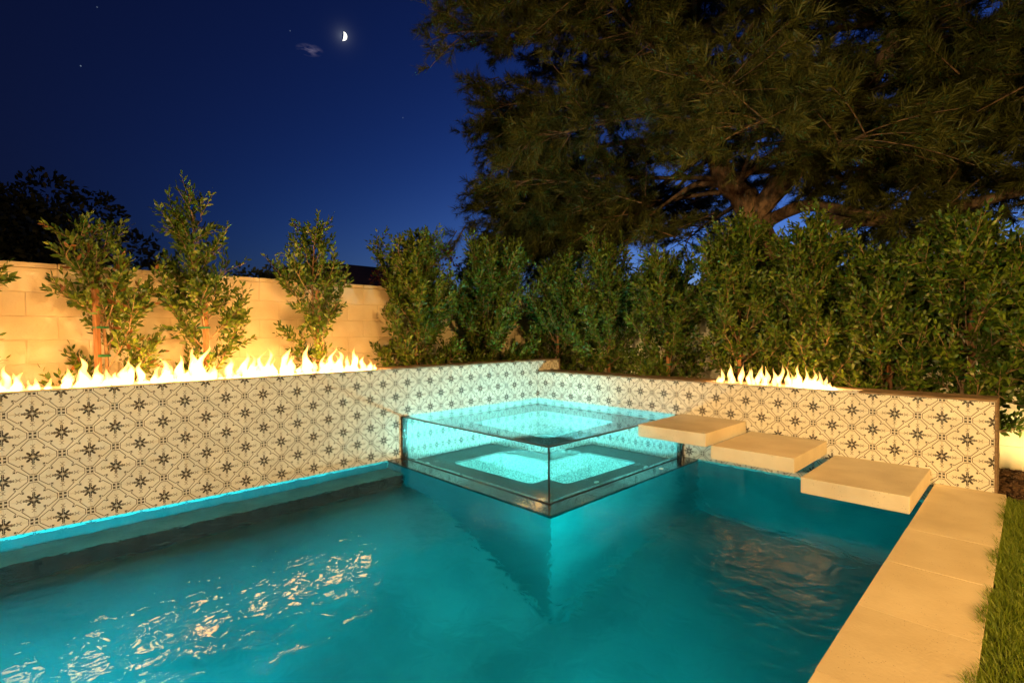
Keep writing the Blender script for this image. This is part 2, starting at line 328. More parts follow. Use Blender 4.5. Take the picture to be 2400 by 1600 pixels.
# ------------------------------------------------------------------ patterned tile (two mirror prints share one mesh each)
def tile_parts():
    dark, grey = [], []
    def strip(prof, axis, out):     # prof: list of (t, lo, hi) along axis direction with normal
        ax = np.array(axis, float); nn = np.array([-ax[1], ax[0]])
        for (t0, a0, b0), (t1, a1, b1) in zip(prof, prof[1:]):
            out.append([ax * t0 + nn * a0, ax * t1 + nn * a1, ax * t1 + nn * b1, ax * t0 + nn * b0])
    def stroke(pts, w, out):
        p = np.array(pts, float); d = unit(np.gradient(p, axis=0)); nn = np.stack([-d[:, 1], d[:, 0]], 1) * w / 2
        for i in range(len(p) - 1): out.append([p[i] - nn[i], p[i + 1] - nn[i + 1], p[i + 1] + nn[i + 1], p[i] + nn[i]])
    # quarter flower at (0,0)
    q_d, q_g = [], []
    sp = [(.045, .007, .018), (.10, .007, .056), (.155, .007, .064), (.195, .007, .036), (.25, .007, .066), (.30, .007, .036), (.335, .007, .042), (.365, .007, .060)]
    strip(sp, (1, 0), q_d)
    strip([(t, -h, -l) for t, l, h in sp], (0, 1), q_d)
    d = (math.sqrt(.5), math.sqrt(.5))
    lf = [(.05, .004), (.10, .030), (.14, .050), (.165, .034), (.20, .057), (.235, .038), (.265, .052), (.29, .030), (.32, .0)]
    strip([(t, -w, w) for t, w in lf], d, q_d)
    bd = [(.455, .008), (.49, .012), (.505, .030), (.53, .034), (.56, .012), (.585, .0)]
    strip([(t, -w, w) for t, w in bd], d, q_d)
    for sgn in (1, -1):
        nn = np.array([-d[1], d[0]]) * sgn; c = np.array(d) * .50
        q_d.append([c + nn * .012, c + nn * .05 + np.array(d) * .035, c + nn * .062 + np.array(d) * .012, c + nn * .03 - np.array(d) * .01])
    for sw in (0, 1):
        for pl in ([(.40, .065), (.415, .075), (.432, .062), (.437, .04), (.445, .016), (.50, .014)], [(.50, .014), (.535, .018), (.548, .04), (.552, .062), (.570, .072), (.582, .058)]):
            pl = [(b, a) for a, b in pl] if sw else pl
            stroke(pl, .020, q_g)
    # quarter square motif and frame lines at (1,0)
    s_d, s_g = [], []
    ring = [(.028, .024), (.075, .036), (.125, .024), (.140, .045), (.122, .075), (.140, .118), (.118, .140), (.075, .122), (.045, .140), (.024, .125), (.036, .075), (.024, .03)]
    cc = np.array((.08, .08))
    for a, b in zip(ring, ring[1:] + ring[:1]): s_d.append([cc, np.array(a), np.array(b)])
    ln_ = [(.19, 0), (.19, .06), (.19, .122), (.30, .215), (.40, .303), (.495, .385), (.53, .405), (.558, .392), (.56, .362), (.54, .352)]
    stroke(ln_, .031, s_g); stroke([(b, a) for a, b in ln_], .031, s_g)
    s_d = [[(1 - p[0], p[1]) for p in q] for q in s_d]; s_g = [[(1 - p[0], p[1]) for p in q] for q in s_g]
    for src, out in ((q_d, dark), (s_d, dark), (q_g, grey), (s_g, grey)):
        for q in src:
            out.append([(float(p[0]), float(p[1])) for p in q]); out.append([(1 - float(p[0]), 1 - float(p[1])) for p in q])
    return dark, grey
DARK, GREY = tile_parts()
def tile_mesh(name, mirror):
    """tile lying in the local x (right) / z (up) plane, front face towards local -y, centre at the origin"""
    h = T / 2 - .0007; th = .009; c = .0006
    v = []; f = []; mi = []
    ring = lambda hh, y: [(-hh, y, -hh), (hh, y, -hh), (hh, y, hh), (-hh, y, hh)]
    v += ring(h - c, 0) + ring(h, c) + ring(h, th)
    f.append((0, 1, 2, 3)); mi.append(0)
    for a in (0, 4):
        for i in range(4):
            j = (i + 1) % 4; f.append((a + i, a + 4 + i, a + 4 + j, a + j)); mi.append(0)
    lim = (h - c - .00005)
    for polys, k, y in ((GREY, 2, -.00022), (DARK, 1, -.0003)):
        for q in polys:
            ids = []
            for px, pz in q:
                x = max(-lim, min(lim, (px - .5) * T)); z = max(-lim, min(lim, (pz - .5) * T))
                v.append((-x if mirror else x, y, z)); ids.append(len(v) - 1)
            # orient towards -y
            a, b, d = (Vector(v[i]) for i in ids[:3]); n = (b - a).cross(d - a)
            if n.length < 1e-12 and len(ids) > 3:
                n = (Vector(v[ids[2]]) - a).cross(Vector(v[ids[3]]) - a)
            f.append(tuple(ids if n.y < 0 else ids[::-1])); mi.append(k)
    me = poly_mesh(name, v, f, [tile_m, print_m, print2_m], mi); return me
TA, TB = tile_mesh('tile_print', False), tile_mesh('tile_print_mirrored', True)

def joined_tiles(name, places, parent, rotz):
    """tiles past the edge of the picture as one mesh"""
    bm = bmesh.new()
    for me, loc in places:
        before = len(bm.verts); tmp = me.copy(); tmp.transform(Matrix.Translation(loc) @ Matrix.Rotation(rotz, 4, 'Z')); bm.from_mesh(tmp); bpy.data.meshes.remove(tmp)
    me = bpy.data.meshes.new(name); bm.to_mesh(me); bm.free()
    for mt in (tile_m, print_m, print2_m): me.materials.append(mt)
    o = link(name, me, parent); tag(o, kind='stuff'); return o

# ---- left wall (plane x = 0, runs along y)
LT = .972; RT = .822
lw = empty('tiled_wall', (0, 0, 0))
tag(lw, 'taller long wall of black and cream patterned tiles carrying the long row of flames', 'wall', 'tiled pool walls')
box('core', -.32, -.0045, -8.2, .462, -1.7, LT - .042, grout_m, lw)
rotL = R(90)
extra = []
for c in range(-3, 54):
    for r in range(-3, 4):
        if c < 0 and r > -2: continue
        A = (c + r) % 2 == 0
        loc = Vector((0, -(c + .5) * T, Z0 - (r + .5) * T))
        if c > 36: extra.append((TA if A else TB, loc)); continue
        o = link('tile', TA if A else TB, lw); o.location = loc; o.rotation_euler = (random.gauss(0, .0016), 0, rotL + random.gauss(0, .0016))
joined_tiles('tile_run', extra, lw, rotL)
box('end_trim', -.32, .001, .4655, .480, -.1, LT, cap_m, lw)
def caps(parent, along, a0, a1, w0, w1, z0, z1, n):
    step = (a1 - a0) / n
    for i in range(n):
        p, q = a0 + i * step + .0008, a0 + (i + 1) * step - .0008
        dz = random.uniform(-.0008, .0008)
        if along == 'y': box('cap_slab', w0, w1, p, q, z0, z1 + dz, cap_m, parent, .003)
        else: box('cap_slab', p, q, w0, w1, z0, z1 + dz, cap_m, parent, .003)
caps(lw, 'y', -2.30, .482, -.325, .004, LT + .001, LT + .016, 4)
caps(lw, 'y', -8.2, -2.30, -.325, -.185, LT + .001, LT + .016, 9)
box('core_top', -.318, -.006, -2.30, .460, LT - .0415, LT, grout_m, lw)
box('core_top', -.318, -.186, -8.2, -2.301, LT - .0415, LT, grout_m, lw)

# ---- right wall (plane y = 0, runs along x)
rw = empty('tiled_wall', (0, 0, 0))
tag(rw, 'lower wall of black and cream patterned tiles behind the floating steps', 'wall', 'tiled pool walls')
XE = 31 * T
box('core', .002, XE - .001, .0045, .325, -1.7, RT - .042, grout_m, rw)
for c in range(31):
    for r in range(-2, 4):
        if c >= 29 and r == 3: continue
        A = (c + r) % 2 == 1
        o = link('tile', TA if A else TB, rw); o.location = ((c + .5) * T, 0, Z0 - (r + .5) * T); o.rotation_euler = (random.gauss(0, .0016), 0, random.gauss(0, .0016))
box('end_trim', XE - .0005, XE + .013, -.001, .33, .0, RT, cap_m, rw)
caps(rw, 'x', .006, 2.44, -.004, .33, RT + .001, RT + .016, 4)
caps(rw, 'x', 2.44, 3.80, .185, .33, RT + .001, RT + .016, 2)
caps(rw, 'x', 3.80, XE + .014, -.004, .33, RT + .001, RT + .016, 2)
box('core_top', .004, 2.44, .006, .324, RT - .0415, RT, grout_m, rw)
box('core_top', 2.4405, 3.7995, .186, .324, RT - .0415, RT, grout_m, rw)
box('core_top', 3.80, XE - .003, .006, .324, RT - .0415, RT, grout_m, rw)

# ------------------------------------------------------------------ fire troughs
def flame_mesh(name, h, w, seed, lean):
    g = np.random.default_rng(seed); n, s = 15, 10
    ph, ph2 = g.uniform(0, 6.3, 2); v = []; f = []; sw1 = g.uniform(3, 7)
    prof = np.array([.42, .72, 1.0, .95, .66, .36, .15, 0]) * g.uniform(.65, 1.35, 8)
    th = np.linspace(0, 2 * np.pi, s, endpoint=False)
    for i in range(n):
        t = i / (n - 1)
        rr = w * np.interp(t, [0, .08, .22, .38, .55, .72, .86, 1], prof)
        rr = max(rr, .0005)
        ox = h * (.10 * t * math.sin(sw1 * t + ph) + .05 * t * math.sin(11 * t + ph2) + lean * t * t); oy = h * .12 * t * math.sin(6.5 * t + ph2)
        k = 1 + .20 * np.sin(2 * th + ph + 5 * t) + .12 * np.sin(3 * th + ph2 - 7 * t)
        for a, kk in zip(th, k): v.append((ox + rr * kk * math.cos(a), oy + rr * .62 * kk * math.sin(a), h * t))
    for i in range(n - 1):
        for j in range(s):
            k = (j + 1) % s; f.append((i * s + j, i * s + k, (i + 1) * s + k)); f.append((i * s + j, (i + 1) * s + k, (i + 1) * s + j))
    for j in range(1, s - 1): f.append((0, j + 1, j)); b = (n - 1) * s; f.append((b, b + j, b + j + 1))
    return mesh_np(name, v, f, flame_m, smooth=True)
glass_bit_m, t_, p_, _ = newmat('fire_glass'); setp(p_, Base_Color=(.35, .2, .12, 1), Roughness=.12, Metallic=.55)
def trough(label, along, a0, a1, wz, flames, glow, side):
    root = empty('fire_trough', ((0, a0, wz) if along == 'y' else (a0, 0, wz)))
    tag(root, label, 'fire trough', 'gas fire troughs')
    root.location = (0, 0, 0)
    def bx(name, p, q, w0, w1, z0, z1, mat, bev=0):
        # w measured from the tile face into the wall
        if along == 'y': return box(name, -w1, -w0, p, q, z0, z1, mat, root, bev)
        return box(name, p, q, w0, w1, z0, z1, mat, root, bev)
    bx('pan', a0, a1, .012, .184, wz - .0412, wz - .034, metal_m)
    bx('front_lip', a0, a1, -.002, .0085, wz + .0008, wz + .0125, metal_m, .001)
    bx('front_lip', a0, a1, .009, .0115, wz - .041, wz + .011, metal_m)
    bx('back_lip', a0, a1, .178, .1845, wz - .0335, wz + .012, metal_m)
    for p in (a0, a1 - .006): bx('end_plate', p, p + .006, .0125, .1775, wz - .0335, wz + .012, metal_m)
    # crushed glass bed
    n = int((a1 - a0) * 700); g = rng
    aa = g.uniform(a0 + .01, a1 - .01, n); ww = g.uniform(.02, .172, n); zz = wz - .028 + g.uniform(0, .03, n); sz = g.uniform(.004, .010, n)
    oc = np.array([(1, 0, 0), (-1, 0, 0), (0, 1, 0), (0, -1, 0), (0, 0, 1), (0, 0, -1)], float)
    of = np.array([(0, 2, 4), (2, 1, 4), (1, 3, 4), (3, 0, 4), (2, 0, 5), (1, 2, 5), (3, 1, 5), (0, 3, 5)])
    c = np.stack([-ww, aa, zz] if along == 'y' else [aa, ww, zz], 1)
    vv = c[:, None] + (oc[None] * g.uniform(.5, 1.2, (n, 6, 1)) + g.normal(0, .15, (n, 6, 3))) * sz[:, None, None]
    ff = (of[None] + (np.arange(n) * 6)[:, None, None]).reshape(-1, 3)
    o = link('fire_glass', mesh_np('fire_glass', vv.reshape(-1, 3), ff, glass_bit_m), root); tag(o, kind='stuff')
    for i, (p, h, w, lean, off) in enumerate(flames):
        o = link('flame', flame_mesh('flame', h, w, 100 + i + int(a0 * 10), lean), root)
        if along == 'y': o.location = (-.095 - off, p, wz - .006); o.rotation_euler = (0, 0, R(90))
        else: o.location = (p, .09 + off, wz - .006)
    for p, e in glow:
        l = lamp('fire_glow', 'POINT', (-.10, p, wz + .085) if along == 'y' else (p, .09, wz + .075), e, (1.0, .42, .09), .09)
        l.parent = root
    return root
LF = [(-5.254, .09), (-5.222, .168), (-5.176, .13), (-5.071, .087), (-5.014, .078), (-4.916, .141), (-4.839, .223), (-4.799, .123), (-4.731, .174), (-4.68, .128), (-4.583, .19), (-4.547, .177), (-4.469, .174), (-4.389, .135), (-4.301, .196), (-4.22, .21), (-4.116, .268), (-4.058, .279), (-3.99, .127), (-3.855, .184), (-3.726, .212), (-3.654, .189), (-3.58, .22), (-3.504, .238), (-3.388, .248), (-3.322, .177), (-3.184, .264), (-3.101, .14), (-3.013, .18), (-2.91, .234), (-2.83, .213), (-2.749, .165), (-2.665, .221), (-2.566, .151), (-2.493, .114)]
fl = []
for p, h in LF:
    fl.append((p, h * 1.22, .018 + .070 * h, random.uniform(-.18, .18), random.uniform(-.02, .03)))
    if h > .11:
        for k in range(3 if p > -4.4 else 2):
            fl.append((p + random.uniform(-.085, .085), h * random.uniform(.3, .95), .012 + .10 * h * random.uniform(.3, 1.1), random.uniform(-.3, .3), random.uniform(-.04, .05)))
p = -5.35
while p > -6.4:
    h = random.uniform(.1, .24); fl.append((p, h, .05, random.uniform(-.2, .2), 0)); p -= random.uniform(.06, .13)
glowL = [(q_, e_ * 2.9) for q_, e_ in [(-2.62, 5.5), (-2.95, 7.5), (-3.3, 8), (-3.65, 8), (-4.05, 8.5), (-4.4, 7), (-4.8, 6.5), (-5.2, 4.5), (-5.6, 5), (-6.1, 5)]]
trough('long gas fire trough with tall white flames on the taller tiled wall', 'y', -8.15, -2.302, LT, fl, glowL, -1)
RF = [(2.566, .144), (2.531, .074), (2.643, .19), (2.689, .108), (2.768, .178), (2.856, .149), (2.888, .159), (2.927, .177), (2.986, .155), (3.012, .164), (3.084, .16), (3.143, .186), (3.209, .173), (3.248, .136), (3.269, .153), (3.318, .194), (3.374, .177), (3.428, .157), (3.481, .148), (3.527, .114), (3.56, .071)]
fr = []
for p, h in RF:
    fr.append((p, h * 1.28, .015 + .055 * h, random.uniform(-.12, .12), random.uniform(-.02, .02)))
    if p > 3.3:
        for k in range(2): fr.append((p + random.uniform(-.03, .03), h * random.uniform(.6, .95), .026 + .06 * h, -.2 * (k == 1), random.uniform(-.03, .03)))
glowR = [(q_, e_ * 1.8) for q_, e_ in [(2.62, 2.0), (2.9, 2.6), (3.15, 2.6), (3.38, 3.4), (3.5, 2.2)]]
trough('short gas fire trough with separate thin flames on the lower tiled wall', 'x', 2.442, 3.798, RT, fr, glowR, 1)

# ------------------------------------------------------------------ glass spa
SZ = .454
spa = empty('glass_spa', (0, 0, 0))
tag(spa, 'raised square glass-walled spa glowing turquoise in the corner of the tiled walls', 'spa')
def rrect(x0, x1, y0, y1, r, n=6):
    pts = []
    for cx, cy_, a in ((x1 - r, y1 - r, 0), (x0 + r, y1 - r, 90), (x0 + r, y0 + r, 180), (x1 - r, y0 + r, 270)):
        for k in range(n + 1):
            t = R(a + 90 * k / n); pts.append((cx + r * math.cos(t), cy_ + r * math.sin(t)))
    return pts
PIT = (.42, 1.58, -1.54, -.39); inner = rrect(*PIT, .09)
def bench(name):
    bm = bmesh.new(); outer = [(2.15, -.0), (.0, -.0), (.0, -2.15), (2.15, -2.15)]
    n = len(inner); vi = [bm.verts.new((x, y, -.05)) for x, y in inner]; vo = [bm.verts.new((x, y, -.05)) for x, y in outer]
    vb = [bm.verts.new((x, y, -.066)) for x, y in inner]
    q = n // 4
    for k in range(4):
        for j in range(q - 1): bm.faces.new((vo[k], vi[k * q + j + 1], vi[k * q + j]))
        e = (k + 1) % 4; bm.faces.new((vo[k], vo[e], vi[e * q], vi[k * q + q - 1]))
    for j in range(n): bm.faces.new((vi[j], vi[(j + 1) % n], vb[(j + 1) % n], vb[j]))
    bmesh.ops.recalc_face_normals(bm, faces=bm.faces); me = bpy.data.meshes.new(name); bm.to_mesh(me); bm.free(); me.materials.append(pebble_m); return me
link('bench', bench('bench'), spa)
n = len(inner); zf = -.52
v = [(x, y, -.066) for x, y in inner] + [(x, y, zf) for x, y in inner]
f = [(j, (j + 1) % n, n + (j + 1) % n, n + j) for j in range(n)] + [tuple(range(n, 2 * n))]
pit = link('foot_well', poly_mesh('foot_well', v, f, pit_m), spa)
# round main drain in the foot well
def disc(name, c, r0, r1, z0, z1, mat, parent, n=40):
    v = []; f = []
    for k in range(n):
        t = 2 * math.pi * k / n; ct, stt = math.cos(t), math.sin(t)
        v += [(c[0] + r0 * ct, c[1] + r0 * stt, z0), (c[0] + r0 * ct, c[1] + r0 * stt, z1), (c[0] + r1 * ct, c[1] + r1 * stt, z1), (c[0] + r1 * ct, c[1] + r1 * stt, z0)]
    for k in range(n):
        a, b = 4 * k, 4 * ((k + 1) % n)
        for i in range(3): f.append((a + i, a + i + 1, b + i + 1, b + i))
    return link(name, poly_mesh(name, v, f, mat), parent)
ringm, t_, p_, _ = newmat('white_ring'); setp(p_, Base_Color=(.75, .8, .82, 1), Roughness=.4)
lens = disc('spa_light', (1.24, -1.22), .0, .15, zf, zf + .02, pit_m, spa)
disc('spa_light_ring', (1.24, -1.22), .15, .175, zf, zf + .03, ringm, lens)
for dx, dy in ((.25, -1.9), (1.85, -1.3), (1.9, -.5)): disc('jet_fitting', (dx, dy), .0, .03, -.05, -.043, ringm, spa, 16)
disc('return_fitting', (2.27, -.62), .0, .022, .003, .007, ringm, spa, 16)
GT = .03
box('glass_panel', .035, 2.176, -2.176, -2.146, .0105, SZ - .006, glass_m, spa)
box('glass_panel', 2.146, 2.176, -2.1445, -.035, .0105, SZ - .006, glass_m, spa)
box('corner_seam', 2.1455, 2.1775, -2.1775, -2.1455, .0105, SZ - .004, seal_m, spa) if False else None
g = Geo()
for (x, y) in ((2.178, -2.178), (2.178, -2.152), (2.152, -2.178)):
    pass
box('corner_seam', 2.1765, 2.1795, -2.1795, -2.168, .0105, SZ - .004, seal_m, spa)
box('corner_seam', 2.168, 2.1763, -2.1795, -2.1765, .0105, SZ - .004, seal_m, spa)
box('wall_post', .0005, .034, -2.19, -2.10, .0035, SZ + .004, black_m, spa, .002)
box('wall_post', 2.10, 2.19, -.034, -.0005, .0035, SZ + .004, black_m, spa, .002)
for a in ('base_rail',):
    box(a, .035, 2.186, -2.186, -2.136, .0035, .010, black_m, spa, .003)
    box(a, 2.136, 2.186, -2.1355, -.035, .0035, .010, black_m, spa, .003)
# top edge bead
box('edge_bead', .035, 2.1805, -2.1805, -2.1462, SZ - .0055, SZ + .0025, seal_m, spa)
box('edge_bead', 2.1462, 2.1805, -2.1458, -.035, SZ - .0055, SZ + .0025, seal_m, spa)
led = empty('overflow_ledge', (0, 0, 0)); led.parent = spa
def ledge(n_, ax):
    for i in range(n_):
        a, b = S1 * i / n_ + .001, S1 * (i + 1) / n_ - .001
        if ax == 'x': box('ledge_slab', a, b, -S1, -2.12, -.05, .003, wet_m, led, .002)
        elif b < 2.13: box('ledge_slab', 2.12, S1, -b, -a, -.05, .003, wet_m, led, .002)
        else: box('ledge_slab', 2.12, S1, -2.118, -a, -.05, .003, wet_m, led, .002)
ledge(4, 'x'); ledge(4, 'y')
box('pedestal', .0, S1 - .012, -S1 + .012, -2.151, -1.7, -.0505, plaster_m, spa)
box('pedestal', 2.151, S1 - .012, -2.150, .0, -1.7, -.0505, plaster_m, spa)
v = [(0, 0, SZ), (2.145, 0, SZ), (2.145, -2.145, SZ), (0, -2.145, SZ), (0, -2.145, -.05), (2.145, -2.145, -.05), (2.145, 0, -.05)]
sw = link('spa_water', poly_mesh('spa_water', v, [(0, 3, 2, 1), (3, 4, 5, 2), (2, 5, 6, 1)], spawater_m), spa)
l = lamp('spa_lamp', 'SPOT', (1.55, -1.05, -.10), 920, (.22, 1.0, .92), .06, aim=(.2, -1.0, .45), spot=150, blend=.8); l.parent = spa
l = lamp('spa_lamp', 'SPOT', (1.0, -1.515, -.15), 270, (.16, .95, 1.0), .06, aim=(1.2, -.2, .35), spot=150, blend=.8); l.parent = spa

# ------------------------------------------------------------------ floating steps
for i, (x0, x1, yf, zt, lab) in enumerate(((2.172, 2.852, -.885, .468, 'highest cream stone slab step, overhanging the edge of the glass spa'),
                                          (2.895, 3.560, -.882, .374, 'middle cream stone slab step between the spa and the pool edge'),
                                          (3.628, 4.282, -.965, .260, 'lowest cream stone slab step beside the coping'))):
    o = empty('slab_step', (0, 0, 0)); bpy.data.objects.remove(o)
    me = box_mesh('slab_step', x0, x1, yf, -.0008, zt - .118, zt, stone_m, .006, 2)
    o = link('slab_step', me); tag(o, lab, 'step', 'floating stone steps')

# ------------------------------------------------------------------ coping
cop = empty('pool_coping', (0, 0, 0)); tag(cop, 'straight run of cream stone coping slabs between pool and lawn', 'coping')
ys = [-.0015, -.067] + [-.067 - .612 * k for k in range(1, 14)]
for a, b in zip(ys, ys[1:]):
    o = box('coping_slab', PX + random.uniform(-.002, .002), 4.716 + random.uniform(-.003, .003), b + .0006, a - .0006, .098, .1514 + random.uniform(-.0008, .0008), coping_m, cop, .002)
box('bond_beam', PX + .02, 4.70, -8.2, -.002, -.3, .0975, plaster_m, cop)

# ------------------------------------------------------------------ garden walls of concrete block
CH = .2032
bl = box_mesh('block', -.2005, .2005, -.095, .095, -.0985, .0985, block_m, .006, 2)
bl2 = box_mesh('block_half', -.099, .099, -.095, .095, -.0985, .0985, block_m, .006, 2)
capm = box_mesh('cap_block', -.2015, .2015, -.108, .108, 0, .042, block_m, .006, 2)
def gwall(label, along, a0, a1, face):
    root = empty('garden_wall', (0, 0, 0)); tag(root, label, 'wall', 'cream block garden walls')
    if along == 'y': box('mortar_core', face - .18, face - .0065, a0, a1, .0, 1.935, mortar_m, root)
    else: box('mortar_core', a0, a1, face + .0065, face + .18, .0, 1.935, mortar_m, root)
    n = int((a1 - a0) / .406); top = 1.938
    for k in range(9):
        z = top - CH * (k + .5); sh = .203 if k % 2 else 0
        for i in range(n):
            a = a0 + .203 + i * .406 + sh
            if a + .2 > a1: continue
            o = link('block', bl, root); d = random.uniform(-.0008, .0008)
            if along == 'y': o.location = (face - .095 + d, a, z); o.rotation_euler = (0, 0, R(90))
            else: o.location = (a, face + .095 + d, z)
    for i in range(n):
        a = a0 + .203 + i * .406
        o = link('cap_block', capm, root)
        if along == 'y': o.location = (face - .095, a, top + .001); o.rotation_euler = (0, 0, R(90))
        else: o.location = (a, face + .095, top + .001)
gwall('cream block garden wall behind the long row of flames', 'y', -6.95, 1.20, -1.05)
gwall('cream block garden wall behind the dense ficus hedge', 'x', -1.05, 6.25, 1.20)

# ------------------------------------------------------------------ ficus
def leaves(base, d, size, g, wfrac=.42):
    """leaf blades: six points, four triangles each"""
    n = len(base); d = unit(d); r = g.normal(0, 1, (n, 3)); s = unit(np.cross(d, r)); up = np.cross(s, d)
    L = size[:, None]; W = L * wfrac * .5
    p0 = base; p1 = base + d * L * .33 + s * W * .92 + up * L * .03; p2 = base + d * L * .33 - s * W * .92 + up * L * .03
    p3 = base + d * L * .68 + s * W * .80; p4 = base + d * L * .68 - s * W * .80; p5 = base + d * L - up * L * .10
    v = np.stack([p0, p1, p2, p3, p4, p5], 1).reshape(-1, 3)
    f = np.array([(0, 2, 1), (1, 2, 4), (1, 4, 3), (3, 4, 5)])[None] + (np.arange(n) * 6)[:, None, None]
    return v, f.reshape(-1, 3)
def ficus(x, y, H, width, nb, per, seed, label, stake=True, dry=False, lean=(0, 0), skirt=.25, side=1.0, lsize=.074, dens=1.0, low=1.0):
    g = np.random.default_rng(seed)
    root = empty('ficus_tree', (x, y, .09)); tag(root, label, 'tree', 'young ficus trees along the garden walls')
    H = H - .09
    wood = Geo(); tz = np.linspace(0, .86, 9)
    tp = np.stack([lean[0] * tz * H + .03 * np.sin(tz * 9 + seed), lean[1] * tz * H + .03 * np.cos(tz * 7 + seed), tz * H], 1); tp[0, :2] = 0
    tw = Geo(); tw.tube(tp, np.linspace(.021, .007, 9), 7)
    LV, LF_ = [], []; cnt = 0
    def env(t): return width * np.interp(t, [0, .18, .35, .55, .75, .9, 1], [.55, .85, 1, .95, .72, .45, .18])
    for b in range(nb):
        if low < 1 and b / nb < .42 and g.uniform() > low: continue
        t0 = skirt * .6 + (0.86 - skirt * .6) * ((b + g.uniform(0, 1)) / nb) ** .9
        az = b * 2.39996 + g.uniform(-.4, .4)
        el = R(g.uniform(28, 62)) if t0 > .3 else R(g.uniform(10, 45))
        rad = env(min(1, t0 + .16)) * g.uniform(.65, 1.12)
        ln_ = rad / max(.35, math.cos(el)); ln_ = min(ln_, (1.02 - t0) * H / max(.2, math.sin(el)))
        base = np.array([np.interp(t0, tz, tp[:, k]) for k in range(3)])
        hd = np.array([math.cos(az), math.sin(az) * side, 0])
        ss = np.linspace(0, 1, 6)[:, None]
        bend = .22 * ln_
        pts = base + hd * (ln_ * math.cos(el)) * ss + np.array([0, 0, 1.]) * (ln_ * math.sin(el) * ss + bend * (ss ** 2 - ss * .2)) + g.normal(0, .012, (6, 3)) * ss
        wood.tube(pts, np.linspace(.008, .0025, 6), 4, cap=False)
        ns = max(4, int(1.75 * dens * per * ln_ / .5))
        for k in range(ns):
            s_ = g.uniform(.22, 1) if k else 1.0
            p0 = np.array([np.interp(s_, np.linspace(0, 1, 6), pts[:, q]) for q in range(3)])
            dd = unit(hd * g.uniform(.1, .8) + np.array([0, 0, g.uniform(.45, 1.1)]) + g.normal(0, .42, 3))
            sl = g.uniform(.10, .25); m_ = int(g.integers(8, 14))
            q = np.linspace(.12, 1, m_)[:, None]
            sp = p0 + dd * sl * q + np.array([0, 0, .03]) * q * q
            wood.tube([p0, p0 + dd * sl * .5, p0 + dd * sl], [.0028, .0022, .0012], 3, cap=False)
            a = np.cross(dd, [0.3, .2, 1.]); a = unit(a); bb = np.cross(dd, a)
            ang = np.arange(m_) * 2.4 + g.uniform(0, 6)
            ld = dd * (.55 + .5 * q) + (np.cos(ang)[:, None] * a + np.sin(ang)[:, None] * bb) * 1.0 * (1.15 - .55 * q) + np.array([0, 0, .12])
            v, f = leaves(sp, ld, g.uniform(.72, 1.12, m_) * lsize * (1.05 - .25 * q[:, 0] ** 3), g)
            LV.append(v); LF_.append(f + cnt); cnt += len(v)
    link('trunk', tw.mesh('trunk', bark_m, True), root)
    link('branches', wood.mesh('branches', bark_m, True), root)
    link('crown', mesh_np('crown', np.concatenate(LV), np.concatenate(LF_), leafdry_m if dry else leaf_m, True), root)
    if stake:
        hs = 1.75
        st = link('stake', box_mesh('stake', -.019, .019, -.019, .019, -.1, hs, stake_m, .003, 1), root); st.location = (.035, -.035, 0)
        st.rotation_euler = (lean[1] * -.6, lean[0] * .6, .6)
        for zz in (.62, .86, 1.1, 1.34):
            gt = Geo(); th = np.linspace(0, 2 * np.pi, 13)
            cx = np.interp(zz / H, tz, tp[:, 0]) * .5 + .0175 + lean[0] * zz * .3; cy2 = np.interp(zz / H, tz, tp[:, 1]) * .5 - .0175 + lean[1] * zz * .3
            pts = np.stack([cx + .055 * np.cos(th), cy2 + .055 * np.sin(th), np.full(13, zz)], 1)
            for dz in (-.006, .0, .006): gt.tube(pts + [0, 0, dz], .0035, 4, cap=False)
            link('tie', gt.mesh('tie', tie_m), root)
    return root
TREES = [
    (-.70, -5.66, 2.42, .40, 26, 7, 'leftmost young ficus, only its right edge showing beside the flames', True, False, (0, 0)),
    (-.68, -4.64, 2.36, .38, 34, 7, 'thin staked ficus with browning twigs, at the left behind the long fire', True, True, (-.02, -.02)),
    (-.68, -3.85, 2.66, .35, 40, 8, 'tall full ficus with a leaning stake, tallest of the trees behind the long fire', True, False, (.02, -.05)),
    (-.68, -2.79, 2.64, .38, 38, 7, 'staked ficus standing behind the right end of the long fire', True, False, (.02, -.03)),
    (-.68, -1.52, 2.62, .54, 56, 10, 'full leafy ficus just right of the long fire, first of the hedge', True, False, (0, 0)),
    (-.66, -.33, 2.74, .56, 56, 11, 'dense dark ficus behind the glass spa, left of the wall corner', False, False, (0, 0)),
    (-.25, .72, 2.62, .50, 52, 10, 'shaded ficus standing right at the garden wall corner', True, False, (0, 0)),
    (.66, .76, 2.70, .50, 54, 10, 'dense ficus just right of the corner, above the low wall', True, False, (0, 0)),
    (1.55, .78, 2.42, .50, 54, 10, 'shorter hedge ficus midway along the lower wall, sky gaps above', True, False, (0, 0)),
    (2.45, .78, 2.74, .52, 60, 11, 'tall hedge ficus under the pine trunk, behind the short fire', True, False, (0, 0)),
    (3.22, .78, 2.62, .48, 56, 11, 'hedge ficus behind the right end of the short fire', True, False, (0, 0)),
    (3.86, .78, 2.22, .46, 50, 11, 'lower hedge ficus right of the short fire', True, False, (0, 0)),
    (4.44, .76, 2.36, .50, 56, 11, 'hedge ficus behind the end of the lower wall, pale wall glowing below', True, False, (0, 0)),
    (5.10, .76, 2.45, .50, 50, 10, 'rightmost hedge ficus, cut by the right edge of the picture', False, False, (0, 0)),
]
for i, (x, y, H, w, nb, per, lab, st, dry, lean) in enumerate(TREES):
    ficus(x, y, H * (1.07 if i < 5 else 1.02), w, int(nb * (.8 if i < 4 else 1.4)), per, 40 + i, lab, st, dry, lean, lsize=.070, dens=1.5 if i < 4 else 1.1, low=.6 if i < 4 else .85)

